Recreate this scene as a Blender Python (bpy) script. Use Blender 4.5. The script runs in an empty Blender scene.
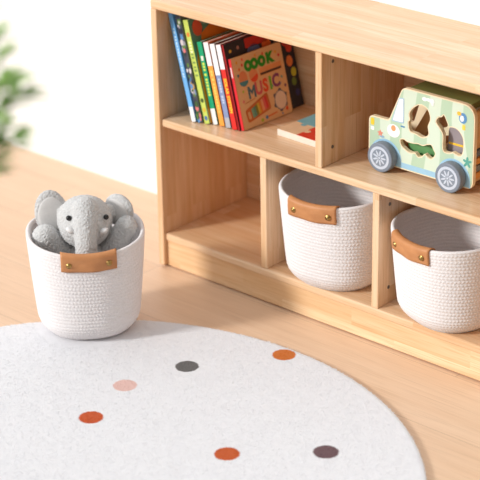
import bpy, bmesh, math, random
import numpy as np
from mathutils import Vector, Matrix
from mathutils.geometry import tessellate_polygon
random.seed(4); rng = np.random.default_rng(4)
S = bpy.context.scene; COL = S.collection; PI = math.pi

# ------------------------------------------------------------------ camera
cam = bpy.data.cameras.new('camera'); camo = bpy.data.objects.new('camera', cam); COL.objects.link(camo)
cam.sensor_width = 36; cam.lens = 1944.58 / 480 * 36
RT, DN, FW = (0.74709093, 0.66453753, -0.01565279), (0.26303496, -0.31717282, -0.91116081), (-0.61046519, 0.67660274, -0.41175354)
CP = Vector((2.69256394, -2.72262186, 1.78639044))
camo.matrix_world = Matrix(((RT[0], -DN[0], -FW[0], CP.x), (RT[1], -DN[1], -FW[1], CP.y), (RT[2], -DN[2], -FW[2], CP.z), (0, 0, 0, 1)))
cam.clip_start = .1; cam.clip_end = 60
cam.dof.use_dof = True; cam.dof.focus_distance = 3.75; cam.dof.aperture_fstop = 3.6
S.camera = camo

# ------------------------------------------------------------------ light and exposure
W = bpy.data.worlds.new('world'); S.world = W; W.use_nodes = True
wb = W.node_tree.nodes['Background']; wb.inputs[0].default_value = (.97, .985, 1.0, 1)
# a bright room: lit ceiling and window side, dimmer towards the far right
wn = W.node_tree.nodes; wl = W.node_tree.links
gco = wn.new('ShaderNodeTexCoord'); gdt = wn.new('ShaderNodeVectorMath'); gdt.operation = 'DOT_PRODUCT'; gdt.inputs[1].default_value = Vector((-.55, -.35, .76)).normalized()
gmr = wn.new('ShaderNodeMapRange'); gmr.inputs[1].default_value = -.45; gmr.inputs[2].default_value = 1; gmr.inputs[3].default_value = .08; gmr.inputs[4].default_value = 1.16
wl.new(gco.outputs['Generated'], gdt.inputs[0]); wl.new(gdt.outputs['Value'], gmr.inputs[0]); wl.new(gmr.outputs[0], wb.inputs[1])
gcm = wn.new('ShaderNodeMix'); gcm.data_type = 'RGBA'; gcm.inputs[6].default_value = (1, .80, .60, 1); gcm.inputs[7].default_value = (.96, .985, 1.0, 1)
gf = wn.new('ShaderNodeMapRange'); gf.inputs[1].default_value = -.5; gf.inputs[2].default_value = .5; wl.new(gdt.outputs['Value'], gf.inputs[0]); wl.new(gf.outputs[0], gcm.inputs[0]); wl.new(gcm.outputs[2], wb.inputs[0])
S.cycles.max_bounces = 14; S.cycles.diffuse_bounces = 8
sun = bpy.data.lights.new('sun', 'SUN'); suno = bpy.data.objects.new('sun', sun); COL.objects.link(suno)
sun.energy = 3.0; sun.angle = math.radians(9); sun.color = (1, .985, .955)
SUN_DIR = Vector((.44, .90, -.46))
suno.rotation_euler = SUN_DIR.to_track_quat('-Z', 'Y').to_euler(); suno.location = (-2, -4, 3)
vs = S.view_settings; vs.view_transform = 'Standard'; vs.look = 'None'; vs.gamma = 1; vs.use_curve_mapping = False; vs.exposure = -.09

# ------------------------------------------------------------------ materials
def lin(c):
    f = lambda v: v / 12.92 if v <= .04045 else ((v + .055) / 1.055) ** 2.4
    return tuple(f(v / 255) for v in c) + (1,)
class NT:
    def __init__(s, name, rough=.6, spec=.3):
        s.m = bpy.data.materials.new(name); s.m.use_nodes = True; s.t = s.m.node_tree
        s.b = s.t.nodes['Principled BSDF']; s.b.inputs['Roughness'].default_value = rough
        s.b.inputs['Specular IOR Level'].default_value = spec
    def n(s, ty, **kw):
        x = s.t.nodes.new(ty)
        for k, v in kw.items():
            if k.startswith('i_'):
                k = k[2:]; k = int(k) if k.isdigit() else k.replace('_', ' ')
                x.inputs[k].default_value = v
            else: setattr(x, k, v)
        return x
    def l(s, a, b): s.t.links.new(a, b)
    def mix(s, fac, a, b, blend='MIX'):
        x = s.n('ShaderNodeMix', data_type='RGBA', blend_type=blend)
        for i, v in ((0, fac), (6, a), (7, b)):
            if hasattr(v, 'is_output'): s.l(v, x.inputs[i])
            else: x.inputs[i].default_value = v
        return x.outputs[2]
    def bump(s, h, strength=.3, dist=.002):
        x = s.n('ShaderNodeBump'); x.inputs['Strength'].default_value = strength; x.inputs['Distance'].default_value = dist
        s.l(h, x.inputs['Height']); s.l(x.outputs[0], s.b.inputs['Normal'])
    def color(s, v): s.l(v, s.b.inputs['Base Color'])
_pl = {}
def plain(name, rgb, rough=.6, spec=.3, var=.06, scale=60, metal=0):
    if name in _pl: return _pl[name]
    k = NT(name, rough, spec); k.b.inputs['Metallic'].default_value = metal
    co = k.n('ShaderNodeTexCoord'); nz = k.n('ShaderNodeTexNoise', i_Scale=scale, i_Detail=3.0); k.l(co.outputs['Object'], nz.inputs['Vector'])
    c = lin(rgb); d = tuple(v * (1 - 2 * var) for v in c[:3]) + (1,); e = tuple(min(1, v * (1 + var)) for v in c[:3]) + (1,)
    k.color(k.mix(nz.outputs[0], d, e)); _pl[name] = k.m
    return k.m
def wood(name, base, dark, axis='X', sw=.062, sl=.42, rough=.27, seed=0., tone=.42, seam=0.0, spec=.5):
    k = NT(name, rough, spec)
    co = k.n('ShaderNodeTexCoord'); sp = k.n('ShaderNodeSeparateXYZ'); k.l(co.outputs['Object'], sp.inputs[0])
    cb = k.n('ShaderNodeCombineXYZ'); ad = k.n('ShaderNodeMath', operation='ADD')
    o = sp.outputs; a, b1, b2 = {'X': (o[0], o[1], o[2]), 'Z': (o[2], o[0], o[1])}[axis]
    k.l(b1, ad.inputs[0]); k.l(b2, ad.inputs[1]); k.l(a, cb.inputs[0]); k.l(ad.outputs[0], cb.inputs[1]); cb.inputs[2].default_value = seed
    mp = k.n('ShaderNodeVectorMath', operation='ADD'); mp.inputs[1].default_value = (seed * .37, seed * .21, 0); k.l(cb.outputs[0], mp.inputs[0])
    br = k.n('ShaderNodeTexBrick', offset=.37, offset_frequency=2, i_Scale=1.0, i_Mortar_Size=seam, i_Brick_Width=sl, i_Row_Height=sw, i_Bias=0.0)
    br.inputs['Color1'].default_value = (0, 0, 0, 1); br.inputs['Color2'].default_value = (1, 1, 1, 1); br.inputs['Mortar'].default_value = (.5, .5, .5, 1)
    k.l(mp.outputs[0], br.inputs['Vector'])
    # each stave gets its own slice of the grain
    sc = k.n('ShaderNodeVectorMath', operation='MULTIPLY'); sc.inputs[1].default_value = (0, 0, 7.3); k.l(br.outputs['Color'], sc.inputs[0])
    a2 = k.n('ShaderNodeVectorMath', operation='ADD'); k.l(mp.outputs[0], a2.inputs[0]); k.l(sc.outputs[0], a2.inputs[1])
    st = k.n('ShaderNodeVectorMath', operation='MULTIPLY'); st.inputs[1].default_value = (2.2, 42, 1); k.l(a2.outputs[0], st.inputs[0])
    g1 = k.n('ShaderNodeTexNoise', i_Scale=1.0, i_Detail=4.0, i_Roughness=.6, i_Distortion=.6); k.l(st.outputs[0], g1.inputs['Vector'])
    s2 = k.n('ShaderNodeVectorMath', operation='MULTIPLY'); s2.inputs[1].default_value = (9, 420, 1); k.l(a2.outputs[0], s2.inputs[0])
    g2 = k.n('ShaderNodeTexNoise', i_Scale=1.0, i_Detail=2.0); k.l(s2.outputs[0], g2.inputs['Vector'])
    r1 = k.n('ShaderNodeMapRange', i_1=.36, i_2=.66); k.l(g1.outputs[0], r1.inputs[0])
    L, Dk = lin(base), lin(dark)
    mid = tuple(p * .5 + q * .5 for p, q in zip(L, Dk))
    c = k.mix(r1.outputs[0], L, mid)
    tn = k.n('ShaderNodeMath', operation='MULTIPLY'); tn.inputs[1].default_value = tone; k.l(br.outputs['Color'], tn.inputs[0])
    c = k.mix(tn.outputs[0], c, Dk)
    f2 = k.n('ShaderNodeMapRange', i_1=.5, i_2=.75, i_3=0.0, i_4=.5); k.l(g2.outputs[0], f2.inputs[0])
    c = k.mix(f2.outputs[0], c, tuple(v * .8 for v in Dk[:3]) + (1,))
    if seam:
        sm = k.n('ShaderNodeMath', operation='MULTIPLY'); sm.inputs[1].default_value = .45; k.l(br.outputs['Fac'], sm.inputs[0])
        c = k.mix(sm.outputs[0], c, tuple(v * .45 for v in Dk[:3]) + (1,))
    k.color(c); k.bump(g2.outputs[0], .05, .001)
    return k.m
WB, WD = (237, 208, 175), (202, 148, 93)
M_h = wood('wood_boards_lengthwise', WB, WD, 'X', .065, .43, seed=1.3)
M_s = wood('wood_shelf_lengthwise', WB, WD, 'X', .058, .39, seed=4.1)
M_v = wood('wood_panels_upright', WB, WD, 'Z', .052, .31, seed=2.2)
M_p = wood('wood_plinth_lengthwise', (242, 213, 174), WD, 'X', .075, .29, seed=7.7, tone=.6)
M_floor = wood('floor_planks', (226, 195, 166), (212, 175, 142), 'X', .19, 1.25, .40, seed=.0, tone=.45, seam=.0009)
M_ply = plain('pale_birch_edge', (240, 222, 188), .5, .3, .05, 90)
M_plyd = plain('birch_plywood', (214, 176, 126), .5, .3, .08, 60)

# ------------------------------------------------------------------ mesh helpers
def mesh_obj(name, me, mat, parent=None, smooth=False):
    o = bpy.data.objects.new(name, me); COL.objects.link(o)
    if mat: me.materials.append(mat)
    if parent: o.parent = parent
    if smooth:
        for p in me.polygons: p.use_smooth = True
    return o
def obj(name, bm, mat, parent=None, smooth=False):
    me = bpy.data.meshes.new(name); bmesh.ops.recalc_face_normals(bm, faces=bm.faces); bm.to_mesh(me); bm.free()
    return mesh_obj(name, me, mat, parent, smooth)
def pydata(name, v, f, mat, parent=None, smooth=True):
    me = bpy.data.meshes.new(name); me.from_pydata([tuple(map(float, p)) for p in v], [], [tuple(map(int, q)) for q in f]); me.update()
    return mesh_obj(name, me, mat, parent, smooth)
def BM(): return bmesh.new()
def box(bm, x0, x1, y0, y1, z0, z1, bev=0., seg=2, M=None):
    r = bmesh.ops.create_cube(bm, size=1)
    vs_ = r['verts']
    for v in vs_: v.co = Vector((x0 + (v.co.x + .5) * (x1 - x0), y0 + (v.co.y + .5) * (y1 - y0), z0 + (v.co.z + .5) * (z1 - z0)))
    if M is not None:
        for v in vs_: v.co = M @ v.co
    if bev:
        es = list({e for v in vs_ for e in v.link_edges})
        bmesh.ops.bevel(bm, geom=es, offset=bev, segments=seg, affect='EDGES', profile=.5)
def wbox(name, b, mat, parent=None, bev=.0025):
    bm = BM(); box(bm, *b, bev=bev, seg=3); return obj(name, bm, mat, parent, False)
def closed_spline(pts, n=6):
    P = [Vector(p) for p in pts]; out = []; N = len(P)
    for i in range(N):
        p0, p1, p2, p3 = P[i - 1], P[i], P[(i + 1) % N], P[(i + 2) % N]
        for k in range(n):
            t = k / n
            out.append(.5 * (2 * p1 + (p2 - p0) * t + (2 * p0 - 5 * p1 + 4 * p2 - p3) * t * t + (3 * p1 - p0 - 3 * p2 + p3) * t ** 3))
    return out
def rounded(pts, r, n=5):
    """polygon with its corners rounded; r a number or one per corner"""
    P = [Vector(p) for p in pts]; N = len(P); out = []
    for i in range(N):
        a, b, c = P[i - 1], P[i], P[(i + 1) % N]; rr = r[i] if isinstance(r, (list, tuple)) else r
        d1, d2 = (a - b), (c - b); q = min(rr, d1.length * .48, d2.length * .48)
        p, s = b + d1.normalized() * q, b + d2.normalized() * q
        for k in range(n + 1):
            t = k / n; out.append(p * (1 - t) ** 2 + b * 2 * t * (1 - t) + s * t * t)
    return out
def ccw(P):
    A = sum(P[i - 1].x * P[i].y - P[i].x * P[i - 1].y for i in range(len(P)))
    return P if A > 0 else P[::-1]
def offset(P, d):
    """move a counter-clockwise outline outward by d"""
    P = ccw(P); out = []; N = len(P)
    for i in range(N):
        t = (P[(i + 1) % N] - P[i - 1])
        if t.length < 1e-9: out.append(P[i].copy()); continue
        t.normalize(); out.append(P[i] + Vector((t.y, -t.x)) * d)
    return out
def prism(bm, outer, w0, w1, f, holes=()):
    loops = [ccw([Vector(p) for p in outer])] + [ccw([Vector(p) for p in h]) for h in holes]
    tri = tessellate_polygon([[Vector((p.x, p.y, 0)) for p in lp] for lp in loops])
    flat = [p for lp in loops for p in lp]
    a = [bm.verts.new(f(p.x, p.y, w0)) for p in flat]; b = [bm.verts.new(f(p.x, p.y, w1)) for p in flat]
    for t in tri:
        for V_ in (a, b):
            try: bm.faces.new([V_[i] for i in t])
            except ValueError: pass
    k = 0
    for lp in loops:
        n = len(lp)
        for i in range(n):
            j = (i + 1) % n
            try: bm.faces.new((a[k + i], a[k + j], b[k + j], b[k + i]))
            except ValueError: pass
        k += n
def circle(cx, cy, rx, ry=None, n=28, a0=0, a1=2 * PI, rot=0):
    ry = rx if ry is None else ry; full = abs(a1 - a0 - 2 * PI) < 1e-6; o = []
    for i in range(n if full else n + 1):
        t = a0 + (a1 - a0) * i / n; x, y = rx * math.cos(t), ry * math.sin(t)
        o.append(Vector((cx + x * math.cos(rot) - y * math.sin(rot), cy + x * math.sin(rot) + y * math.cos(rot))))
    return o
def rect(u0, u1, v0, v1): return [Vector((u0, v0)), Vector((u1, v0)), Vector((u1, v1)), Vector((u0, v1))]
def lathe(bm, prof, n=32, M=None):
    rings = []
    for r, z in prof:
        if r < 1e-7: rings.append([bm.verts.new((0, 0, z))])
        else: rings.append([bm.verts.new((r * math.cos(2 * PI * i / n), r * math.sin(2 * PI * i / n), z)) for i in range(n)])
    for A, B in zip(rings, rings[1:]):
        for i in range(n):
            j = (i + 1) % n
            if len(A) == 1 and len(B) == 1: continue
            if len(A) == 1: bm.faces.new((A[0], B[i], B[j]))
            elif len(B) == 1: bm.faces.new((A[i], A[j], B[0]))
            else: bm.faces.new((A[i], A[j], B[j], B[i]))
    if M is not None:
        for r in rings:
            for v in r: v.co = M @ v.co
def tube(bm, pts, rad, n=8):
    P = [Vector(p) for p in pts]; rings = []
    for i, p in enumerate(P):
        t = (P[min(i + 1, len(P) - 1)] - P[max(i - 1, 0)]).normalized()
        u = t.cross(Vector((.3, .5, .81))).normalized(); w = t.cross(u); r = rad[i] if isinstance(rad, (list, tuple)) else rad
        rings.append([bm.verts.new(p + (u * math.cos(2 * PI * k / n) + w * math.sin(2 * PI * k / n)) * r) for k in range(n)])
    for A, B in zip(rings, rings[1:]):
        for k in range(n): bm.faces.new((A[k], A[(k + 1) % n], B[(k + 1) % n], B[k]))
    bm.faces.new(rings[0]); bm.faces.new(rings[-1])
def ellip(bm, c, r, rot=(0, 0, 0), u=24, v=16):
    from mathutils import Euler
    M = Matrix.Translation(Vector(c)) @ Euler(rot).to_matrix().to_4x4() @ Matrix.Diagonal((*r, 1))
    bmesh.ops.create_uvsphere(bm, u_segments=u, v_segments=v, radius=1, matrix=M)
def text_bm(body, size, f, w0=0, w1=.0004, spacing=1., align='CENTER', bold=0.):
    cu = bpy.data.curves.new('lettering', 'FONT'); cu.body = body; cu.size = size; cu.align_x = align; cu.align_y = 'CENTER'
    cu.space_character = spacing; cu.offset = bold; cu.extrude = .5; cu.resolution_u = 3
    to = bpy.data.objects.new('lettering', cu); COL.objects.link(to)
    dg = bpy.context.evaluated_depsgraph_get(); me = bpy.data.meshes.new_from_object(to.evaluated_get(dg))
    bpy.data.objects.remove(to); bpy.data.curves.remove(cu)
    bm = BM(); bm.from_mesh(me); bpy.data.meshes.remove(me)
    for v in bm.verts: v.co = f(v.co.x, v.co.y, w0 if v.co.z < 0 else w1)
    return bm
def thing(name, label, cat, loc=(0, 0, 0), rot=(0, 0, 0), group=None):
    o = bpy.data.objects.new(name, None); COL.objects.link(o); o.location = loc; o.rotation_euler = rot; o.empty_display_size = .05
    o['label'] = label; o['category'] = cat
    if group: o['group'] = group
    return o
def tag(o, label, cat, group=None):
    o['label'] = label; o['category'] = cat
    if group: o['group'] = group
    return o
def dup(root, loc, rot, label):
    r = root.copy(); COL.objects.link(r); r.location = loc; r.rotation_euler = rot; r['label'] = label
    for ch in list(root.children):
        c = ch.copy(); COL.objects.link(c); c.parent = r
        for g in list(ch.children):
            d = g.copy(); COL.objects.link(d); d.parent = c
    return r

# ------------------------------------------------------------------ the room
bm = BM(); box(bm, -3.5, 3.2, -3.4, .284, -.02, 0); o = obj('floor', bm, M_floor); o['kind'] = 'structure'
M_wall = plain('white_wall_paint', (238, 237, 237), .9, .1, .01, 8)
bm = BM(); box(bm, -3.5, 3.2, .284, .36, 0, 2.6); o = obj('wall_back', bm, M_wall); o['kind'] = 'structure'

# ------------------------------------------------------------------ bookcase
H, ZM, ZP, WD_ = .60, .341, .0793, .877
TH = .0185
bc = thing('bookcase', 'low light wood open bookcase with five compartments standing against the white wall', 'bookcase')
wbox('top_board', (-.002, WD_, .001, .283, H - TH, H), M_h, bc, .003)
for x0 in (-.002, WD_ - .0165):
    sp_ = wbox('side_panel', (x0 + .0001, x0 + .0165, 0.001, .278, .004, H - TH), M_v, bc, .002)
    for y in (.02, .25):
        bm = BM(); lathe(bm, [(0, .0), (.007, .0), (.008, .001), (.008, .004), (0, .004)], 20, Matrix.Translation((x0 + .009, y, 0))); obj('foot_pad', bm, plain('dark_felt', (90, 84, 80), .9), sp_)
wbox('back_panel', (.0145, WD_ - .0165, .272, .278, .06, H - TH), wood('wood_back_panel', WB, WD, 'X', .09, .5, seed=9.1), bc, .0005)
wbox('middle_shelf', (.0145, WD_ - .0165, .0065, .272, ZM - .0163, ZM), M_s, bc, .0035)
wbox('bottom_shelf', (.0145, WD_ - .0165, .0065, .272, ZP - .017, ZP), M_s, bc, .004)
wbox('plinth', (.0145, WD_ - .0165, .0105, .026, .003, ZP - .017), M_p, bc, .0015)
steel = plain('dark_steel', (120, 110, 100), .4, .5, .05, 60, .7)
def divider(x, z0, z1):
    d = wbox('divider', (x, x + .0164, .0085, .272, z0, z1), M_v, bc, .0018)
    for z in () if x < .3 else ((z1 - .031 if z0 < .2 else .554), z0 + .036):
        bm = BM()
        lathe(bm, [(0, .0003), (.0018, .0003), (.0020, .0007), (.0036, .0007), (.0039, .0004), (.0039, -.002)], 20, Matrix.Translation((x + .0164, .0425, z)) @ Matrix.Rotation(PI / 2, 4, 'Y'))
        obj('bolt', bm, steel, d)
divider(.2857, ZP, ZM - .0163); divider(.5742, ZP, ZM - .0163); divider(.4304, ZM, H - TH)

# ------------------------------------------------------------------ rug
RC, RR, RZ = Vector((.5007, -.7517)), .622, .012
dots = [((.3743, -.3131), (98, 95, 94)), ((.3362, -.4455), (218, 182, 174)), ((.4876, -.1556), (196, 106, 36)), ((.3751, -.5741), (188, 80, 36)),
        ((.6561, -.5099), (186, 84, 36)), ((.7867, -.3907), (104, 78, 82)), ((.82, -.62), (88, 84, 84)), ((.55, -.75), (232, 186, 178)), ((.75, -.95), (196, 106, 36)), ((.3, -.85), (98, 72, 74)), ((.5, -1.12), (188, 80, 36))]
k = NT('white_rug_pile', .95, .05)
co = k.n('ShaderNodeTexCoord'); nz = k.n('ShaderNodeTexNoise', i_Scale=70.0, i_Detail=4.0); k.l(co.outputs['Object'], nz.inputs['Vector'])
c = k.mix(nz.outputs[0], lin((217, 217, 221)), lin((228, 228, 231)))
nz2 = k.n('ShaderNodeTexNoise', i_Scale=160.0, i_Detail=2.0); k.l(co.outputs['Object'], nz2.inputs['Vector'])
for (x, y), rgb in dots:
    sb = k.n('ShaderNodeVectorMath', operation='SUBTRACT'); sb.inputs[1].default_value = (x - RC.x, y - RC.y, 0); k.l(co.outputs['Object'], sb.inputs[0])
    ml = k.n('ShaderNodeVectorMath', operation='MULTIPLY'); ml.inputs[1].default_value = (1, 1, 0); k.l(sb.outputs[0], ml.inputs[0])
    ln = k.n('ShaderNodeVectorMath', operation='LENGTH'); k.l(ml.outputs[0], ln.inputs[0])
    jt = k.n('ShaderNodeMath', operation='MULTIPLY_ADD', i_1=.004, i_2=-.002); k.l(nz2.outputs[0], jt.inputs[0])
    sm = k.n('ShaderNodeMath', operation='ADD'); k.l(ln.outputs['Value'], sm.inputs[0]); k.l(jt.outputs[0], sm.inputs[1])
    mr = k.n('ShaderNodeMapRange', i_1=.0215, i_2=.0245, i_3=1.0, i_4=0.0); k.l(sm.outputs[0], mr.inputs[0])
    c = k.mix(mr.outputs[0], c, lin(rgb))
k.color(c); k.b.inputs['Sheen Weight'].default_value = .15
M_rug = k.m
rug = thing('round_rug', 'large round white plush rug scattered with small coloured dots', 'rug', (RC.x, RC.y, 0))
NA, NR = 360, 90
v = []; f = []
prof = [(RR * i / NR, RZ - .003) for i in range(1, NR + 1)] + [(RR + .003, RZ - .0055), (RR + .003, .002), (RR, 0.0)]
v.append((0, 0, RZ - .003))
for r, z in prof:
    for a in range(NA):
        t = 2 * PI * a / NA; v.append([r * math.cos(t), r * math.sin(t), z + 0])
for a in range(NA): f.append((0, 1 + a, 1 + (a + 1) % NA))
for i in range(len(prof) - 1):
    for a in range(NA):
        b = (a + 1) % NA; f.append((1 + i * NA + a, 1 + (i + 1) * NA + a, 1 + (i + 1) * NA + b, 1 + i * NA + b))
pydata('rug_base', v, f, M_rug, rug)
N = 200000
r = RR * np.sqrt(rng.uniform(0, 1, N)); t = rng.uniform(0, 2 * PI, N)
ed = rng.uniform(0, 1, N) < .06; r = np.where(ed, RR + rng.uniform(-.006, .003, N), r)
px, py = r * np.cos(t), r * np.sin(t)
keep = (px + RC.x - .096) ** 2 + (py + RC.y + .304) ** 2 > .108 ** 2
px, py, ed, t = px[keep], py[keep], ed[keep], t[keep]; N = len(px)
hd = rng.uniform(0, 2 * PI, N); tl = rng.uniform(1.05, 1.45, N); ln_ = rng.uniform(.003, .005, N)
cl = .6 * np.sin(px * 90 + 2 * np.sin(py * 60)) + .6 * np.sin(py * 80 + 2 * np.sin(px * 70))
hd = hd * .8 + cl * .5
dx, dy = np.cos(hd) * np.sin(tl) * ln_, np.sin(hd) * np.sin(tl) * ln_
dx = np.where(ed, np.cos(t) * ln_ * .7, dx); dy = np.where(ed, np.sin(t) * ln_ * .7, dy)
wx, wy = -np.sin(hd) * .0009, np.cos(hd) * .0009
z0 = np.where(ed, rng.uniform(.002, RZ - .004, N), RZ - .0035); z1 = z0 + np.where(ed, .0012, np.cos(tl) * ln_)
V3 = np.stack([np.stack([px - wx, py - wy, z0], 1), np.stack([px + wx, py + wy, z0], 1), np.stack([px + dx, py + dy, z1], 1)], 1).reshape(-1, 3)
me = bpy.data.meshes.new('rug_pile'); me.vertices.add(3 * N); me.vertices.foreach_set('co', V3.ravel())
me.loops.add(3 * N); me.loops.foreach_set('vertex_index', np.arange(3 * N)); me.polygons.add(N); me.polygons.foreach_set('loop_start', np.arange(0, 3 * N, 3)); me.update(calc_edges=True)
o = mesh_obj('rug_pile', me, M_rug, rug); o['kind'] = 'stuff'

# ------------------------------------------------------------------ rope baskets
k = NT('white_cotton_rope', .9, .08)
co = k.n('ShaderNodeTexCoord'); nz = k.n('ShaderNodeTexNoise', i_Scale=320.0, i_Detail=3.0); k.l(co.outputs['Object'], nz.inputs['Vector'])
k.color(k.mix(nz.outputs[0], lin((214, 208, 208)), lin((236, 232, 232)))); k.bump(nz.outputs[0], .35, .0008); M_rope = k.m
k = NT('tan_leather', .48, .35)
co = k.n('ShaderNodeTexCoord'); nz = k.n('ShaderNodeTexNoise', i_Scale=34.0, i_Detail=5.0); k.l(co.outputs['Object'], nz.inputs['Vector'])
k.color(k.mix(nz.outputs[0], lin((166, 106, 64)), lin((206, 146, 96)))); vo = k.n('ShaderNodeTexVoronoi', i_Scale=900.0); k.l(co.outputs['Object'], vo.inputs['Vector']); k.bump(vo.outputs[0], .15, .0005); M_leather = k.m
M_brass = plain('antique_brass', (170, 138, 84), .32, .5, .1, 300, 1)
SQ, BH = 2.4, .205
def sq_r(t):   # squircle factor
    c_, s_ = abs(math.cos(t)), abs(math.sin(t)); return (c_ ** SQ + s_ ** SQ) ** (-1 / SQ)
def b_rad(z):  # half width of the outside at height z
    z = max(0, min(BH, z))
    base = .0985 + (.1175 - .0985) * (z / BH) ** .8
    return base - (.0215 * (1 - z / .040) ** 2.2 if z < .040 else 0)
def dip(x, y, z):   # the rim sags a little at the front and back
    a = np.arctan2(y, x); return .0085 * np.sin(a) ** 4 * np.clip(z / BH, 0, 1.03) ** 3
def make_basket(label, loc, rot):
    root = thing('storage_basket', label, 'basket', loc, rot, 'white rope baskets with leather handles')
    out = [(r_, 0.) for r_ in np.linspace(.0, .08, 12)]
    zs = np.linspace(0, BH, 400); pr_ = [(b_rad(z), z) for z in zs]
    # even arc-length resampling of the outside
    P = np.array(pr_); s = np.r_[0, np.cumsum(np.hypot(*np.diff(P, axis=0).T))]
    n = int(s[-1] / .0013); ss = np.linspace(0, s[-1], n); Rr, Zz = np.interp(ss, s, P[:, 0]), np.interp(ss, s, P[:, 1])
    tr, tz = np.gradient(Rr), np.gradient(Zz); L = np.hypot(tr, tz); nr, nzv = tz / L, -tr / L
    SEG = 400; ang = np.arange(SEG) * 2 * PI / SEG; q = np.array([sq_r(a) for a in ang])
    p = .0079; NS = 100; rows = []
    for r_, z_ in out: rows.append(np.stack([r_ * q * np.cos(ang), r_ * q * np.sin(ang), np.full(SEG, .0006)], 1))
    for i in range(n):
        row = ss[i] / p; fr = row % 1; par = int(row) % 2
        coil = abs(math.sin(PI * row)) ** .6 * .0013
        ph = NS * ang + (2.4 * (fr - .5)) * (1 if par else -1) + par * PI * .5
        br_ = .0005 * np.cos(ph) * math.sin(PI * fr)
        d = coil - .0008 + br_
        rr = (Rr[i]) * q + d * nr[i]
        rows.append(np.stack([rr * np.cos(ang), rr * np.sin(ang), Zz[i] + d * nzv[i] + np.zeros(SEG)], 1))
    T = .0075
    rim = [(b_rad(BH) - T / 2 + T / 2 * math.cos(a), BH + T / 2 * math.sin(a)) for a in np.linspace(.3, PI, 7)]
    inn = []
    for z in np.linspace(BH - .001, .012, 170):
        inn.append((b_rad(z) - T + (.0011 * (abs(math.sin(PI * z / p)) ** .6) * -1), z))
    inn += [(r_, .008) for r_ in np.linspace(.085, 0, 8)]
    for r_, z_ in rim + inn: rows.append(np.stack([r_ * q * np.cos(ang), r_ * q * np.sin(ang), np.full(SEG, z_)], 1))
    V_ = np.concatenate(rows); nrow = len(rows)
    V_[:, 2] -= dip(V_[:, 0], V_[:, 1], V_[:, 2])
    a = np.arange(SEG); b = (a + 1) % SEG; F_ = []
    for i in range(nrow - 1): F_.append(np.stack([i * SEG + a, i * SEG + b, (i + 1) * SEG + b, (i + 1) * SEG + a], 1))
    pydata('woven_body', V_, np.concatenate(F_), M_rope, root)
    # handle: a leather strap folded over the rim
    bm = BM(); th = .0028; half = .0545; cols = 28
    def ypos(x, z, off):
        R_ = b_rad(z) + off; return -R_ * max(0., (1 - min(1, abs(x) / R_) ** SQ)) ** (1 / SQ)
    path = []   # (z, offset from the outside surface, outward)
    for z in np.linspace(BH - .033, BH - .002, 8): path.append((z, .0018))
    for t_ in np.linspace(PI * .12, PI * .88, 7): path.append((BH + .0008 + .0048 * math.sin(t_), -T / 2 + (T / 2 + .0022) * math.cos(t_)))
    for z in np.linspace(BH - .004, BH - .03, 6): path.append((z, -T - .0024))
    outer, inner = [], []
    for i, (z, off) in enumerate(path):
        A, B = path[max(0, i - 1)], path[min(len(path) - 1, i + 1)]
        dz, do = B[0] - A[0], B[1] - A[1]; l_ = math.hypot(dz, do) or 1; nz_, no_ = -do / l_, dz / l_
        ro, ri = [], []
        for c_ in range(cols + 1):
            x = -half + 2 * half * c_ / cols
            wob = .0012 * math.sin(c_ * .42 + 1) * (z < BH - .008)
            ro.append(bm.verts.new((x, ypos(x, z, off + (th + wob) * no_), z + th * nz_))); ri.append(bm.verts.new((x, ypos(x, z, off), z)))
        outer.append(ro); inner.append(ri)
    for G in (outer, inner):
        for r_ in G:
            for v_ in r_: v_.co.z -= float(dip(v_.co.x, v_.co.y, v_.co.z))
        for i in range(len(G) - 1):
            for c_ in range(cols): bm.faces.new((G[i][c_], G[i][c_ + 1], G[i + 1][c_ + 1], G[i + 1][c_]))
    for i in range(len(path) - 1):
        for c_ in (0, cols): bm.faces.new((outer[i][c_], inner[i][c_], inner[i + 1][c_], outer[i + 1][c_]))
    for i in (0, len(path) - 1):
        for c_ in range(cols): bm.faces.new((outer[i][c_], outer[i][c_ + 1], inner[i][c_ + 1], inner[i][c_]))
    h = obj('handle', bm, M_leather, root, True)
    for x in (-.0395, .0395):
        bm = BM(); z = BH - .0165; y = ypos(x, z, .0018 + th)
        y2 = ypos(x + .002, z, .0018 + th); an = math.atan2(y2 - y, .002)
        lathe(bm, [(.0062, -.0015), (.0062, .0006), (.0056, .0012), (.0042, .0014), (.0038, .0024), (.0022, .0033), (0, .0036)], 20,
              Matrix.Translation((x, y, z - float(dip(x, y, z)))) @ Matrix.Rotation(an, 4, 'Z') @ Matrix.Rotation(PI / 2, 4, 'X'))
        obj('rivet', bm, M_brass, h, True)
    return root
B1 = (.096, -.304, RZ)
b1 = make_basket('white rope basket on the rug edge with a plush elephant inside', B1, (0, 0, math.radians(49)))
d_ = dup(b1, (.4315, .087, ZP), (0, 0, math.radians(9)), 'empty white rope basket in the middle lower compartment of the bookcase')
d2 = dup(b1, (.717, .086, ZP), (0, 0, math.radians(-14)), 'empty white rope basket in the right lower compartment, below the toy car')
d_.scale.z = .975; d2.scale.z = .915

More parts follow.
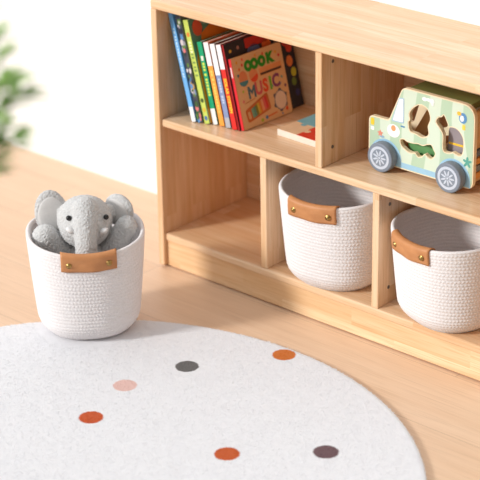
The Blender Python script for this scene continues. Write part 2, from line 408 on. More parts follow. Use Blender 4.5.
# ------------------------------------------------------------------ plush elephant
k = NT('grey_plush', .95, .05)
co = k.n('ShaderNodeTexCoord'); nz = k.n('ShaderNodeTexNoise', i_Scale=260.0, i_Detail=3.0); k.l(co.outputs['Object'], nz.inputs['Vector'])
k.color(k.mix(nz.outputs[0], lin((176, 176, 177)), lin((216, 215, 214)))); k.bump(nz.outputs[0], .7, .003); k.b.inputs['Sheen Weight'].default_value = .3; M_plush = k.m
M_lining = plain('smooth_grey_felt', (204, 202, 201), .9, .05, .05, 150)
el = thing('plush_elephant', 'grey plush elephant toy sitting in the rope basket, peeking over the rim', 'soft toy', (B1[0], B1[1], B1[2] + .0085), (0, 0, math.radians(41.7)))
ZR = BH - .0085  # rim height in the elephant's frame
bm = BM()
ellip(bm, (0, .01, .088), (.074, .066, .085))                      # torso
ellip(bm, (0, .004, ZR + .020), (.0555, .050, .050))               # head
ellip(bm, (0, -.012, ZR + .012), (.05, .042, .042))                # cheeks
tr = [((.003, -.016, ZR + .046), .029), ((.004, -.036, ZR + .029), .0265), ((.005, -.050, ZR + .010), .0235), ((.006, -.062, ZR - .010), .0220), ((.006, -.069, ZR - .030), .0212), ((.006, -.072, ZR - .05), .020)]
for (c0, r0), (c1, r1) in zip(tr, tr[1:]):
    for t_ in np.linspace(0, 1, 5): 
        cc = Vector(c0).lerp(Vector(c1), t_); rr = r0 + (r1 - r0) * t_; ellip(bm, cc, (rr, rr, rr), u=16, v=10)
# arms
def arm(P0, P1, r0, r1):
    for t_ in np.linspace(0, 1, 8):
        cc = Vector(P0).lerp(Vector(P1), t_); rr = r0 + (r1 - r0) * t_; ellip(bm, cc, (rr, rr, rr), u=16, v=10)
arm((-.045, -.005, ZR - .05), (-.078, -.020, ZR - .006), .026, .0265)
arm((.048, .0, ZR - .05), (.083, .0, ZR + .006), .026, .022)
# ears: thick flat lobes behind the head
EL = dict(c=(-.067, .028, ZR + .023), r=(.0345, .0125, .051), rot=(math.radians(-8), math.radians(-8), math.radians(14)))
ER = dict(c=(.067, .034, ZR + .029), r=(.034, .0125, .031), rot=(math.radians(-8), math.radians(28), math.radians(-32)))
for E_ in (EL, ER): ellip(bm, E_['c'], E_['r'], E_['rot'], 28, 18)
for sx in (-1, 1): ellip(bm, (sx * .045, .026, ZR + .024), (.018, .014, .02))
eb = obj('plush_body', bm, M_plush, el, True)
md = eb.modifiers.new('one_surface', 'REMESH'); md.mode = 'VOXEL'; md.voxel_size = .0016; md.use_smooth_shade = True
md = eb.modifiers.new('smooth', 'SMOOTH'); md.iterations = 7; md.factor = .5
tx = bpy.data.textures.new('terry', 'CLOUDS'); tx.noise_scale = .0030; tx.noise_depth = 1
md = eb.modifiers.new('terry', 'DISPLACE'); md.texture = tx; md.strength = .0034; md.mid_level = .5; md.texture_coords = 'LOCAL'
from mathutils import Euler
for E_ in (EL, ER):
    bm = BM(); R_ = Euler(E_['rot']).to_matrix()
    c_ = Vector(E_['c']) + R_ @ Vector((0, -.0085, -.005))
    ellip(bm, c_, (E_['r'][0] * .86, .0062, E_['r'][2] * .84), E_['rot'], 28, 18); obj('ear_lining', bm, M_lining, eb, True)
M_eye = plain('black_bead', (16, 16, 18), .12, .6, 0)
for x, y in ((-.0275, -.0365), (.045, -.026)):
    bm = BM(); ellip(bm, (x, y, ZR + (.042 if x < 0 else .0385)), (.0054, .0046, .0056)); obj('eye', bm, M_eye, eb, True)
M_tusk = plain('white_felt', (226, 224, 224), .9, .05, .03, 200)
for x, y in ((-.0245, -.0490), (.041, -.0435)):
    bm = BM(); ellip(bm, (x, y, ZR + (.021 if x < 0 else .0165)), (.0092, .0075, .0056), (0, math.radians(28 if x < 0 else -28), 0)); obj('tusk', bm, M_tusk, eb, True)

# ------------------------------------------------------------------ books
M_page = plain('book_pages', (240, 234, 222), .8, .1, .06, 400)
def make_book(name, label, x, y, t, w, h, spine, cover, lean=13.6, rz=0, board=False, rough=.35):
    """local frame: x thickness, y from the spine inwards, z height"""
    L = math.radians(lean)
    root = thing(name, label, 'book', (x, y, ZM + .0004), (0, -L, math.radians(rz)))
    c = .0014
    bm = BM()
    sp = [Vector((0, 0)), Vector((t, 0)), Vector((t, w)), Vector((t - c, w)), Vector((t - c, c)), Vector((c, c)), Vector((c, w)), Vector((0, w))]
    prism(bm, sp, 0, h, lambda u, v_, z_: Vector((u, v_, z_)))
    cv = obj('cover', bm, plain('book_cover_%d_%d_%d' % cover, cover, rough, .4), root)
    ins = 0 if board else .0012
    wbox('pages', (c, t - c, c, w - ins, ins, h - ins), M_page, root, 0)
    # the spine's own paper
    if spine: band(cv, t, 0, h, spine, 'spine')
    return cv, t, w, h
def spine_f(u, v_, w_): return Vector((u, -w_, v_))
def band(cv, t, z0, z1, rgb, nm, d=.0003, u0=0., u1=None):
    bm = BM(); u1 = t if u1 is None else u1
    prism(bm, rect(u0, u1, z0, z1), 0, d, spine_f); return obj(nm, bm, plain('print_%d_%d_%d' % rgb, rgb, .4, .35), cv)
def glyphs(cv, t, z0, z1, rgb, nm='spine_marks', d=.0006, wd=.45, step=.0065, d0=.0003):
    """small blurred lettering-like marks running down a spine"""
    bm = BM(); z = z1
    while z > z0:
        l_ = random.uniform(.5, .85) * step
        prism(bm, rect(t * (.5 - wd / 2), t * (.5 + wd / 2), z - l_, z), d0, d, spine_f); z -= step * random.choice((1, 1, 1, 1.6))
    return obj(nm, bm, plain('print_%d_%d_%d' % rgb, rgb, .4, .35), cv)
def side_f(t): return lambda u, v_, w_: Vector((t + w_, u, v_))   # on the front cover, u from the spine, v up
def decal(cv, t, poly, rgb, nm, w0=0, w1=.0004, holes=()):
    bm = BM(); prism(bm, poly, w0, w1, side_f(t), holes); return obj(nm, bm, plain('print_%d_%d_%d' % rgb, rgb, .5, .3), cv)
# blue
b = make_book('picture_book', 'tall slim blue book leaning against the left side panel, first of the row', .0745, .0363, .0115, .20, .232, (110, 176, 232), (84, 154, 216), 14.9)
band(b[0], b[1], .0, .032, (236, 238, 240), 'spine_label', .0006); glyphs(b[0], b[1], .09, .2, (196, 226, 246), wd=.35)
# dark illustrated board book
b = make_book('picture_book', 'dark busy patterned book between the blue and the lime green books', .0868, .0403, .0145, .20, .226, (66, 68, 82), (90, 106, 96), 14.5)
for i in range(46):
    z = random.uniform(.004, .222); u = random.uniform(.002, .0125); s_ = random.uniform(.0022, .0055)
    bm = BM(); prism(bm, circle(u, z, min(s_, u, .0145 - u), s_ * 1.4, 10), .0003, .0005 + i * 1e-5, spine_f)
    rgb = random.choice([(96, 130, 60), (150, 150, 160), (210, 200, 200), (40, 44, 60), (90, 140, 190), (196, 150, 70), (214, 120, 120), (60, 90, 50)])
    obj('spine_pattern', bm, plain('print_%d_%d_%d' % rgb, rgb, .4, .35), b[0])
# lime
b = make_book('picture_book', 'lime green spined book with green and orange cover art, third from the left', .1035, .0444, .0135, .215, .221, (196, 212, 100), (88, 144, 118), 14.5)
glyphs(b[0], b[1], .10, .15, (120, 150, 80), wd=.5); glyphs(b[0], b[1], .15, .175, (236, 240, 190), wd=.5)
for z, c_ in ((.19, (224, 130, 60)), (.05, (60, 84, 40)), (.012, (70, 110, 170)), (.03, (214, 180, 60))):
    bm = BM(); prism(bm, circle(.0068, z, .0042, .005, 12), .0003, .0006, spine_f); obj('spine_picture', bm, plain('print_%d_%d_%d' % c_, c_, .4), b[0])
decal(b[0], b[1], [Vector(p) for p in ((.003, .0), (.03, .0), (.03, .165), (.012, .168), (.004, .13))], (214, 150, 30), 'cover_shape')
decal(b[0], b[1], [Vector(p) for p in ((.022, .15), (.03, .185), (.07, .203), (.21, .218), (.21, .15))], (226, 128, 36), 'cover_shape', .0004, .0007)
decal(b[0], b[1], circle(.022, .199, .014, .017), (216, 92, 56), 'cover_shape', .0007, .0010)
decal(b[0], b[1], circle(.055, .210, .022, .010), (140, 176, 154), 'cover_shape', .0007, .0010)
# green
b = make_book('picture_book', 'emerald green spined book with a white foot, left of the orange one', .1195, .0531, .0128, .18, .176, (22, 160, 112), (18, 128, 92))
band(b[0], b[1], 0, .034, (240, 240, 238), 'spine_label', .0006); glyphs(b[0], b[1], .06, .132, (214, 226, 84), wd=.5); band(b[0], b[1], .136, .146, (236, 226, 214), 'spine_logo', .0006, .003, .0095)
# orange
b = make_book('picture_book', 'orange spined book with a white head, between the green and grey-blue books', .1358, .0552, .0135, .18, .178, (246, 164, 70), (226, 112, 66))
band(b[0], b[1], .128, .178, (244, 234, 234), 'spine_label', .0006); glyphs(b[0], b[1], .03, .118, (252, 206, 104), wd=.4)
# grey-blue
b = make_book('picture_book', 'grey-blue spined book with a white head, left of the red spined book', .1535, .0554, .0135, .18, .178, (134, 150, 190), (82, 76, 76))
band(b[0], b[1], .112, .178, (242, 238, 238), 'spine_label', .0006); glyphs(b[0], b[1], .05, .105, (198, 208, 228), wd=.35); band(b[0], b[1], 0, .022, (176, 178, 186), 'spine_label', .0006)
# red and white
b = make_book('picture_book', 'red spined book with a white head and yellow lettering down the spine', .171, .0556, .0128, .185, .18, (222, 44, 40), (150, 40, 36))
band(b[0], b[1], .128, .18, (244, 236, 238), 'spine_label', .0006)
bm = text_bm('SOLAR SYSTEM', .0105, lambda u, v_, w_: Vector((.0064 + v_, -w_, .072 - u)), .0003, .0007, 1.05, 'CENTER', .0006); obj('title_lettering', bm, plain('print_yellow', (250, 196, 60), .4), b[0])
# navy cover, red spine
b = make_book('picture_book', 'dark navy covered book with a red spine and planets, behind the music book', .1843, .0578, .0052, .205, .181, (160, 30, 34), (40, 36, 46))
t = b[1]
decal(b[0], t, rect(.062, .13, .158, .178), (190, 44, 36), 'cover_label')
decal(b[0], t, circle(.085, .148, .02, .014), (92, 110, 168), 'cover_planet'); decal(b[0], t, circle(.03, .136, .012, .008), (70, 116, 124), 'cover_planet')
decal(b[0], t, circle(.125, .150, .014, .014), (222, 110, 50), 'cover_planet'); decal(b[0], t, circle(.016, .164, .0035), (220, 170, 60), 'cover_star'); decal(b[0], t, circle(.04, .166, .004), (170, 120, 110), 'cover_star')
decal(b[0], t, rect(.15, .20, .15, .178), (206, 160, 110), 'cover_label')
for i, (u, z, s_, rgb) in enumerate([(.19, .13, .012, (206, 70, 48)), (.185, .10, .012, (226, 130, 70)), (.192, .075, .01, (196, 190, 60)), (.188, .055, .009, (110, 130, 60)), (.193, .03, .008, (60, 60, 110)), (.18, .145, .012, (190, 60, 50))]):
    decal(b[0], t, circle(u, z, s_ * .8, s_), rgb, 'cover_planet')
# music board book
KR = (214, 166, 116)
root = thing('board_book', 'square kraft board book with coloured MUSIC lettering, front of the row', 'book', (.1899, .0620, ZM + .0004), (0, -math.radians(13.6), math.radians(-1.5)))
T_, W_, H_ = .0080, .150, .1515
fy = lambda u, v_, w_: Vector((w_, u, v_))
k = NT('kraft_board', .7, .2); co = k.n('ShaderNodeTexCoord'); nz = k.n('ShaderNodeTexNoise', i_Scale=500.0, i_Detail=4.0); k.l(co.outputs['Object'], nz.inputs['Vector']); k.color(k.mix(nz.outputs[0], lin((206, 156, 108)), lin((234, 190, 142)))); M_kraft = k.m
bm = BM(); prism(bm, rounded(rect(0, W_, 0, H_), [.001, .008, .008, .001]), T_ - .002, T_, fy); cv = obj('cover', bm, M_kraft, root)
bm = BM(); prism(bm, rounded(rect(0.0015, W_ - .0005, 0.0005, H_ - .0005), [.001, .008, .008, .001]), .0, T_ - .002, fy); pg = obj('pages', bm, plain('board_pages', (196, 150, 104), .7), root)
wbox('spine', (0, T_, -.0006, .0016, 0.0004, H_ - .0004), plain('red_spine', (226, 48, 56), .4), root, .0003)
bm = BM(); prism(bm, rect(.0025, .0058, .112, .134), .0006, .0009, spine_f); obj('spine_label', bm, plain('print_white', (240, 224, 224), .4), root)
sf = side_f(T_)
def dk(poly, rgb, nm, w0=0, w1=.0004, holes=()): decal(cv, T_, poly, rgb, nm, w0, w1, holes)
GR = (36, 140, 30)
for u in (.045, .0635, .086): dk(circle(u, .1265, .0115, .012), GR, 'title_ring', holes=[circle(u, .1265, .0040, .0045, 18)], w1=.0004 + u * .002)
bm = text_bm('K', .029, lambda u, v_, w_: sf(.110 + u, .1268 + v_, w_), 0, .0005, bold=.0022); obj('title_lettering', bm, plain('print_%d_%d_%d' % GR, GR), cv)
MP = [(0, 0), (.0052, 0), (.0052, .0165), (.011, .007), (.0168, .0165), (.0168, 0), (.022, 0), (.022, .026), (.0172, .026), (.011, .0155), (.0048, .026), (0, .026)]
dk([Vector((.0315 + u, .0585 + v_)) for u, v_ in MP], (74, 104, 116), 'title_lettering')
for ch, u, rgb in (('U', .064, (206, 92, 92)), ('S', .0845, (222, 78, 40)), ('I', .1005, (110, 168, 48)), ('C', .117, (134, 66, 108))):
    bm = text_bm(ch, .037, lambda a, v_, w_, u=u: sf(u + a * .86, .0735 + v_ + (u - .08) * .05, w_), 0, .0005, bold=.0016); obj('title_lettering', bm, plain('print_%d_%d_%d' % rgb, rgb), cv)
dk(circle(.025, .1035, .0125, .0165), (222, 132, 84), 'maraca_picture'); dk(circle(.025, .0985, .0127, .0105, a0=PI, a1=2 * PI), (72, 130, 138), 'maraca_picture', .0004, .0007)
dk(circle(.055, .105, .0125, .0145), (224, 140, 92), 'maraca_picture'); dk(circle(.056, .101, .012, .0115, a0=PI * 1.12, a1=PI * 2.12), (224, 76, 36), 'maraca_picture', .0004, .0007)
dk(rect(.074, .141, .0965, .113), (226, 150, 92), 'strip_picture'); dk(rect(.076, .139, .0980, .1026), (62, 40, 28), 'strip_picture', .0004, .0007)
def rotp(P, c, a): return [Vector((c[0] + (p.x - c[0]) * math.cos(a) - (p.y - c[1]) * math.sin(a), c[1] + (p.x - c[0]) * math.sin(a) + (p.y - c[1]) * math.cos(a))) for p in P]
xc = (.052, .034); xa = math.radians(8)
dk(rotp(rounded([Vector(p) for p in ((.014, .016), (.088, .019), (.088, .056), (.014, .044))], .006), xc, xa), (192, 98, 42), 'xylophone_picture')
dk(rotp(rounded(rect(.019, .026, .022, .038), .003), xc, xa), KR, 'xylophone_picture', .0004, .0007)
for i, rgb in enumerate([(112, 160, 132), (86, 138, 122), (120, 122, 44), (206, 170, 52), (216, 120, 40), (226, 150, 110), (214, 92, 84), (204, 48, 40)]):
    u = .031 + i * .0064; dk(rotp(rect(u, u + .0058, .021 + i * .0005, .041 + i * .0014), xc, xa), rgb, 'xylophone_bar', .0004, .0008)
dk(rotp(rect(.016, .048, .0535, .0552), (.03, .054), .12), (190, 110, 60), 'stick_picture')
for a in np.linspace(0, 2 * PI, 7)[:-1] + .4: dk(circle(.1205 + .018 * math.cos(a), .034 + .0205 * math.sin(a), .0045), (92, 84, 92), 'tambourine_picture')
dk(circle(.1205, .034, .0185, .0212), (120, 112, 122), 'tambourine_picture', .0004, .0007); dk(circle(.1205, .034, .0165, .019), (226, 196, 172), 'tambourine_picture', .0007, .001)
dk(rotp(rect(.075, .105, .0095, .0125), (.09, .01), .08), (214, 104, 48), 'stick_picture'); dk(circle(.072, .0095, .004), (84, 124, 160), 'stick_picture'); dk(circle(.058, .007, .004), (170, 180, 50), 'dot_picture')
for u, z, s_, rgb in [(.018, .125, .003, (222, 110, 60)), (.028, .132, .003, (214, 80, 60)), (.012, .113, .003, (84, 124, 120)), (.014, .14, .003, (226, 150, 60)), (.031, .143, .0028, (226, 90, 70)), (.13, .135, .003, (226, 160, 60)), (.138, .126, .003, (206, 60, 60)), (.136, .08, .0026, (90, 150, 140)), (.128, .068, .0026, (70, 110, 150)), (.018, .078, .0026, (170, 180, 60)), (.014, .058, .003, (214, 120, 110)), (.135, .012, .004, (214, 80, 40)), (.142, .06, .003, (120, 70, 100)), (.104, .068, .0025, (90, 150, 140)), (.092, .14, .0028, (214, 80, 60)), (.07, .142, .0025, (230, 150, 60)), (.12, .005, .002, (84, 124, 160))]:
    dk(circle(u, z, s_, s_ * 1.2, 8), rgb, 'confetti_picture')

# ------------------------------------------------------------------ puzzle
pz = thing('jigsaw_puzzle', 'flat wooden picture puzzle with teal and red pieces beside the music book', 'puzzle', (.262, .091, ZM + .0004), (0, 0, math.radians(-2.5)))
PW, PD, PT = .158, .172, .0142
pf = lambda u, v_, w_: Vector((u, v_, w_))
def tabbed(c0, c1, amp):   # edge with one knob
    a, b_ = Vector(c0), Vector(c1); d = (b_ - a); n_ = Vector((-d.y, d.x)).normalized() * amp; pts = [a]
    for s_, k_ in ((.36, .0), (.40, .1), (.37, .55), (.42, .95), (.5, 1.1), (.58, .95), (.63, .55), (.60, .1), (.64, 0.)): pts.append(a + d * s_ + n_ * k_)
    return pts
g = [[Vector((PW * i / 3, PD * j / 3)) for i in range(4)] for j in range(4)]
flip = {}
def edge(p, q):
    k_ = (tuple(p), tuple(q)); inner_ = not ((abs(p.x - q.x) < 1e-6 and (p.x < 1e-6 or p.x > PW - 1e-5)) or (abs(p.y - q.y) < 1e-6 and (p.y < 1e-6 or p.y > PD - 1e-5)))
    if not inner_: return [p]
    a, b_ = (p, q) if tuple(p) < tuple(q) else (q, p)
    if (tuple(a), tuple(b_)) not in flip: flip[(tuple(a), tuple(b_))] = random.choice((-1, 1))
    E = tabbed(a, b_, .011 * flip[(tuple(a), tuple(b_))]) + [b_]
    if tuple(p) > tuple(q): E = E[::-1]
    return E[:-1]
flip[(tuple(g[0][1]), tuple(g[1][1]))] = -1
cols_ = [[(226, 190, 152), (214, 62, 42), (120, 174, 184)], [(120, 174, 184), (226, 190, 152), (214, 62, 42)], [(118, 174, 186), (120, 174, 184), (232, 214, 190)]]
wbox('tray', (0, PW, 0, PD, 0, .0085), plain('pale_wood_tray', (226, 216, 202), .5), pz, .0005)
for j in range(3):
    for i in range(3):
        P = edge(g[j][i], g[j][i + 1]) + edge(g[j][i + 1], g[j + 1][i + 1]) + edge(g[j + 1][i + 1], g[j + 1][i]) + edge(g[j + 1][i], g[j][i])
        cx = sum((p for p in P), Vector((0, 0))) / len(P)
        P = offset(P, -.00025); bm = BM(); prism(bm, P, .0085, PT - .0004, pf)
        pc = obj('puzzle_piece', bm, plain('pale_wood_tray', (226, 216, 202), .5), pz)
        bm = BM(); prism(bm, offset(P, -.0002), PT - .0004, PT, pf); obj('painted_face', bm, plain('print_%d_%d_%d' % cols_[j][i], cols_[j][i], .4), pc)

# ------------------------------------------------------------------ toy car (shape sorter)
CX, CY = .628, .125
car = thing('toy_car', 'wooden toy car with pale green sides and cut out animal shapes on the middle shelf', 'toy car', (CX, CY, ZM))
def cf(yw): return lambda u, v_, w_: Vector((u - CX, yw - CY + w_, v_ - ZM))
outline = rounded([Vector(p) for p in ((.5030, .3515), (.7525, .3515), (.7525, .5195), (.5835, .5195), (.5515, .4455), (.5030, .4455))], [.018, .016, .030, .010, .006, .012], 8)
outline_rear = rounded([Vector(p) for p in ((.5080, .3515), (.7525, .3515), (.7525, .5195), (.5935, .5195), (.5635, .4240), (.5080, .4240))], [.018, .016, .030, .010, .006, .012], 8)
h1 = closed_spline([Vector(p) for p in ((.5985, .452), (.6025, .458), (.6005, .4695), (.6085, .483), (.6255, .4935), (.642, .489), (.6495, .472), (.6445, .455), (.646, .438), (.633, .4295), (.617, .433), (.603, .4355))], 5)
h2 = closed_spline([Vector(p) for p in ((.664, .468), (.668, .478), (.676, .481), (.681, .486), (.686, .479), (.691, .470), (.692, .4645), (.704, .4665), (.716, .463), (.726, .451), (.728, .436), (.7265, .422), (.7215, .414), (.712, .4145), (.704, .4165), (.696, .413), (.684, .4135), (.681, .424), (.681, .445), (.674, .457))], 4)
h3 = closed_spline([Vector(p) for p in ((.580, .411), (.588, .414), (.597, .411), (.610, .411), (.622, .413), (.634, .412), (.645, .417), (.654, .418), (.659, .410), (.663, .402), (.655, .391), (.646, .393), (.639, .397), (.632, .390), (.624, .387), (.616, .393), (.607, .391), (.598, .392), (.590, .396), (.583, .401))], 4)
holes = [h1, h2, h3]
k = NT('pale_green_paint', .5, .3); co = k.n('ShaderNodeTexCoord'); wv = k.n('ShaderNodeTexWave', bands_direction='X', i_Scale=5.0, i_Distortion=5.0, i_Detail=0.0); k.l(co.outputs['Object'], wv.inputs['Vector'])
rp = k.n('ShaderNodeMapRange', i_1=.45, i_2=.55); k.l(wv.outputs['Fac'], rp.inputs[0]); k.color(k.mix(rp.outputs[0], lin((180, 203, 176)), lin((208, 221, 202)))); M_pg = k.m
def blob(pn, P, rgb, nm, w1, y0):
    bm = BM(); prism(bm, P, -w1, -.0001, cf(y0)); return obj(nm, bm, plain('print_%d_%d_%d' % rgb, rgb, .5), pn)
def star(cx, cy, r, n=5): return [Vector((cx + (r if i % 2 == 0 else r * .5) * math.sin(i * PI / n), cy + (r if i % 2 == 0 else r * .5) * math.cos(i * PI / n))) for i in range(2 * n)]
for y0 in (.086, .150):
    bm = BM(); prism(bm, outline if y0 < .1 else outline_rear, 0, .009, cf(y0), holes); pn = obj('side_board', bm, M_ply, car)
    if y0 > .1: continue
    ins = offset(outline, -.0022); hol = [offset(h, .0020) for h in holes]
    bm = BM(); prism(bm, ins, -.0004, .0002, cf(y0), hol); obj('painted_face', bm, M_pg, pn)
    BLU = (158, 198, 222)
    arc = lambda cx, r: [Vector((cx + r * math.cos(a), .366 + r * math.sin(a))) for a in np.linspace(PI * .98, 0, 22)]
    P = [Vector((.5095, .3545))] + arc(.5455, .0385) + [Vector((.5868, .3655)), Vector((.667, .3655))] + arc(.7084, .0385) + [Vector((.7475, .3545))]
    blob(pn, P, BLU, 'blue_sill', .0008, y0)
    blob(pn, rounded([Vector(p) for p in ((.5585, .4455), (.5885, .4465), (.5880, .4985), (.5755, .4970))], .003), (172, 200, 216), 'window_frame', .0008, y0)
    blob(pn, rounded([Vector(p) for p in ((.5615, .4480), (.5865, .4490), (.5860, .4960), (.5768, .4950))], .003), (240, 240, 242), 'window_picture', .0011, y0)
    blob(pn, rounded(rect(.508, .5165, .4265, .441), .003), (240, 200, 60), 'headlight', .0008, y0); blob(pn, rounded(rect(.508, .5165, .416, .4235), .002), (244, 244, 240), 'indicator', .0008, y0)
    blob(pn, star(.5315, .4135, .0075), (226, 142, 120), 'starfish_picture', .0008, y0); blob(pn, circle(.536, .4075, .006, .0025), (150, 180, 200), 'wave_picture', .0007, y0)
    blob(pn, circle(.5635, .426, .0155, .0135), (242, 240, 240), 'round_badge', .0008, y0); blob(pn, circle(.5635, .4315, .0055, .006), (232, 160, 110), 'badge_picture', .0011, y0)
    blob(pn, rounded(rect(.5805, .5905, .4385, .4415), .0014), (86, 140, 180), 'door_handle', .0010, y0)
    for c_, r_ in (((.636, .508), (.006, .004)), ((.645, .5085), (.005, .0035)), ((.653, .5075), (.006, .005)), ((.655, .5025), (.003, .004))): blob(pn, circle(*c_, *r_), (240, 242, 240), 'cloud_picture', .0008 + c_[0] * .0003, y0)
    blob(pn, circle(.7255, .4905, .009, .0105), (92, 142, 190), 'bird_picture', .0008, y0); blob(pn, circle(.7235, .4895, .0045, .006), (240, 240, 240), 'bird_picture', .0011, y0)
    blob(pn, circle(.7165, .498, .005, .004), (246, 190, 70), 'bird_picture', .0010, y0); blob(pn, rounded(rect(.7245, .7315, .4675, .478), .002), (246, 206, 84), 'bird_picture', .0009, y0)
    for a in range(5): blob(pn, circle(.7385 + .005 * math.sin(a * 1.2 - 2.4), .4045 + .006 * math.cos(a * 1.2 - 2.4), .0025, .0055, rot=-(a * 1.2 - 2.4)), (96, 166, 150), 'leaf_picture', .0008 + a * 5e-5, y0)
M_olive = plain('olive_green_paint', (112, 118, 66), .55, .25, .06, 40)
bm = BM(); box(bm, .592 - CX, .7385 - CX, .0952 - CY, .1498 - CY, .506 - ZM, .5188 - ZM, bev=.002); obj('roof_board', bm, M_olive, car)
bm = BM(); box(bm, .508 - CX, .7495 - CX, .0952 - CY, .1498 - CY, .364 - ZM, .371 - ZM, bev=.001); obj('floor_board', bm, M_plyd, car)
bm = BM(); box(bm, .7405 - CX, .7495 - CX, .0952 - CY, .1498 - CY, .430 - ZM, .505 - ZM, bev=.002); obj('rear_board', bm, M_plyd, car)
bm = BM(); box(bm, .5045 - CX, .512 - CX, .0952 - CY, .1498 - CY, .371 - ZM, .416 - ZM, bev=.001); obj('nose_board', bm, M_plyd, car)
for z, rgb in ((.4195, (110, 124, 136)), (.404, (226, 160, 84)), (.389, (128, 136, 138)), (.375, (226, 160, 84))):
    bm = BM(); box(bm, .7420 - CX, .7500 - CX, .0952 - CY, .1498 - CY, z - .006 - ZM, z + .006 - ZM, bev=.0015); obj('rear_slat', bm, plain('print_%d_%d_%d' % rgb, rgb, .5), car)
M_tyre = plain('slate_grey_paint', (124, 133, 147), .5, .3, .04, 60); M_hub = plain('pale_grey_paint', (196, 204, 218), .5, .3, .03, 60); M_hub2 = plain('mid_grey_paint', (130, 140, 154), .5, .3, .03, 60)
for x in (.5455, .7084):
    bm = BM(); tube(bm, [(x - CX, .0700 - CY, .0248), (x - CX, .178 - CY, .0248)], .004, 12); obj('axle', bm, M_plyd, car, True)
    for y0, sg in ((.0655, 1), (.1790, -1)):
        wf = lambda u, v_, w_: Vector((x - CX + u, y0 - CY + sg * w_, .0302 + v_))
        bm = BM()
        lathe(bm, [(0, 0), (.0275, 0), (.0292, .0007), (.0300, .0025), (.0300, .0170), (.0292, .0188), (.0275, .0195), (0, .0195)], 48, Matrix.Translation((x - CX, y0 - CY, .0302)) @ Matrix.Rotation(-sg * PI / 2, 4, 'X'))
        wh = obj('wheel', bm, M_tyre, car)
        for pp in wh.data.polygons: pp.use_smooth = abs(pp.normal.y) < .9
        if sg < 0: continue
        bm = BM(); prism(bm, circle(0, 0, .0232, n=44), -.0003, .0001, wf, [circle(0, 0, .0178, n=44)]); obj('rim_ring', bm, M_hub, wh)
        bm = BM(); prism(bm, circle(0, 0, .0176, n=40), -.0002, .0001, wf); obj('hub_disc', bm, M_hub2, wh)
        for i in range(9):
            a = 2 * PI * i / 9
            bm = BM(); prism(bm, circle(.0098 * math.cos(a), .0098 * math.sin(a), .0062, .0019, 14, rot=a), -.0006, .0001, wf); obj('spoke', bm, M_hub, wh)
        bm = BM(); prism(bm, circle(0, 0, .0024, n=16), -.0007, .0001, wf); obj('hub_cap', bm, M_hub, wh)
# loose blocks inside the car
def block(name, label, P, y0, y1, mat, face=None, zb=.3716):
    P = [Vector((p.x, max(p.y, zb))) for p in P]; cx = sum(p.x for p in P) / len(P); o_ = thing(name, label, 'toy block', (cx, y0, zb), (0, 0, 0), 'animal blocks inside the toy car')
    f_ = lambda u, v_, w_: Vector((u - cx, w_, v_ - zb))
    bm = BM(); prism(bm, P, 0, y1 - y0, f_); b_ = obj('block', bm, mat, o_)
    if face:
        bm = BM(); prism(bm, offset(P, -.001), -.0004, .0001, f_); obj('painted_face', bm, face, b_)
    return o_
M_croc = plain('crocodile_green', (96, 146, 92), .5, .3, .08, 80)
block('animal_block', 'green crocodile block seen through the lowest cut out of the toy car', closed_spline([Vector(p) for p in ((.585, .3985), (.592, .4075), (.604, .4055), (.615, .4095), (.626, .405), (.636, .4085), (.648, .404), (.654, .395), (.650, .384), (.640, .3716), (.622, .3716), (.603, .3716), (.592, .385))], 4), .104, .128, M_croc, M_croc)
M_gp = plain('grey_lilac_paint', (150, 140, 144), .5, .3, .05, 80)
e_ = block('animal_block', 'grey animal block with a yellow band inside the rear of the toy car', closed_spline([Vector(p) for p in ((.679, .3716), (.679, .43), (.681, .455), (.690, .4645), (.706, .461), (.722, .452), (.732, .435), (.732, .3716))], 5), .106, .132, M_gp, M_gp)
bm = BM(); prism(bm, rounded(rect(-.022, .022, .0515, .0555), .001), -.0012, -.0003, lambda u, v_, w_: Vector((u, w_, v_))); obj('yellow_band', bm, plain('print_246_196_60', (246, 196, 60)), e_)
M_tanb = plain('warm_beech', (190, 140, 90), .5, .3, .08, 40)
Q = [Vector(p) for p in ((-.03, -.02), (.03, -.02), (.03, .02), (-.03, .02))]
block('animal_block', 'brown wooden block inside the front of the toy car, above the crocodile', rounded([Vector(p) for p in ((.555, .3716), (.582, .3716), (.640, .470), (.618, .482))], .004), .130, .146, M_tanb)

# ------------------------------------------------------------------ potted plant just outside the left edge of the view
PX, PY = .78, -1.50
pt = thing('potted_plant', 'out of focus green leafy plant reaching in at the left edge', 'plant', (PX, PY, 0))
bm = BM(); lathe(bm, [(0, 0), (.085, 0), (.09, .004), (.115, .2), (.118, .21), (.112, .212), (.106, .2), (.100, .185), (0, .185)], 40); obj('pot', bm, plain('white_ceramic', (232, 230, 226), .4), pt, True)
bm = BM(); lathe(bm, [(0, .192), (.06, .194), (.101, .188), (.100, .186)], 32); obj('soil', bm, plain('potting_soil', (70, 52, 40), .95, .1, .2, 120), pt)
def W3(pxx, pyy, d):   # a place along one line of sight, used to plan where leaf sprays end
    return CP + (Vector(RT) * ((pxx - 240) / 1944.58) + Vector(DN) * ((pyy - 240) / 1944.58) + Vector(FW)) * d
M_leaf = NT('green_leaf', .5, .3); kk = M_leaf
co = kk.n('ShaderNodeTexCoord'); nz = kk.n('ShaderNodeTexNoise', i_Scale=14.0, i_Detail=2.0); kk.l(co.outputs['Object'], nz.inputs['Vector'])
rp = kk.n('ShaderNodeMapRange', i_1=.35, i_2=.65); kk.l(nz.outputs[0], rp.inputs[0])
kk.color(kk.mix(rp.outputs[0], lin((112, 162, 90)), lin((172, 202, 122)))); kk.b.inputs['Transmission Weight'].default_value = 0; M_leaf = kk.m
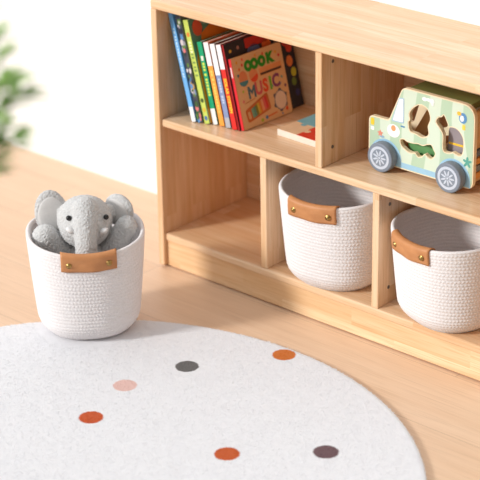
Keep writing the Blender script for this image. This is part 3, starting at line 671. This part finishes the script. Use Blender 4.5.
tips = [(0, 44, 2.32), (6, 62, 2.30), (18, 92, 2.28), (24, 98, 2.32), (8, 112, 2.34), (22, 142, 2.30), (6, 136, 2.30), (8, 88, 2.31), (-4, 150, 2.32), (-2, 100, 2.36), (12, 80, 2.33), (14, 150, 2.34), (-6, 52, 2.34), (-18, 70, 2.33), (-20, 110, 2.35), (-16, 20, 2.3), (-70, 30, 2.3), (-110, 60, 2.3), (-60, -30, 2.32), (-130, 0, 2.35), (-90, 110, 2.28), (-170, 60, 2.34), (-150, 120, 2.28)]
lv, lf = [], []
def leaf(base, d, up, L_, w):
    d = d.normalized(); s_ = d.cross(up).normalized(); n_ = s_.cross(d); k0 = len(lv)
    for i in range(7):
        t_ = i / 6; ww = w * math.sin(PI * min(1, .06 + t_ * .94)) ** .8 * (1 - .3 * t_); c_ = base + d * L_ * t_ - Vector((0, 0, 1)) * L_ * .28 * t_ * t_
        lv.extend([c_ - s_ * ww + n_ * ww * .25, c_, c_ + s_ * ww + n_ * ww * .25])
    for i in range(6):
        for q in (0, 1): lf.append((k0 + i * 3 + q, k0 + i * 3 + q + 1, k0 + i * 3 + q + 4, k0 + i * 3 + q + 3))
root0 = Vector((0, 0, .19)); base = Vector((PX, PY, 0))
for tx_, ty_, d_ in tips:
    tip = W3(tx_ - 7, ty_, d_) - base; a = root0 + Vector((random.uniform(-.03, .03), random.uniform(-.03, .03), 0)); mid = a.lerp(tip, .55) + Vector((-.05 + random.uniform(-.05, .03), -.03 + random.uniform(-.05, .03), .13))
    pts = [a * (1 - t_) ** 2 + mid * 2 * t_ * (1 - t_) + tip * t_ * t_ for t_ in np.linspace(0, 1, 14)]
    bm = BM(); tube(bm, pts, [.0035 - .0024 * i / 13 for i in range(14)], 6); obj('stem', bm, plain('green_stem', (120, 140, 80), .6), pt, True)
    for i in range(7, 14):
        dr = pts[i] - pts[i - 1]
        for q in range(3):
            leaf(pts[i], dr.normalized() * .7 + Vector((random.uniform(-1, 1), random.uniform(-1, 1), random.uniform(-.5, .5))) * .8, Vector((random.uniform(-.3, .3), random.uniform(-.3, .3), 1)), random.uniform(.035, .055), random.uniform(.006, .0105))
    leaf(pts[-1], pts[-1] - pts[-2], Vector((0, 0, 1)), .040, .010)
pydata('foliage', lv, lf, M_leaf, pt)
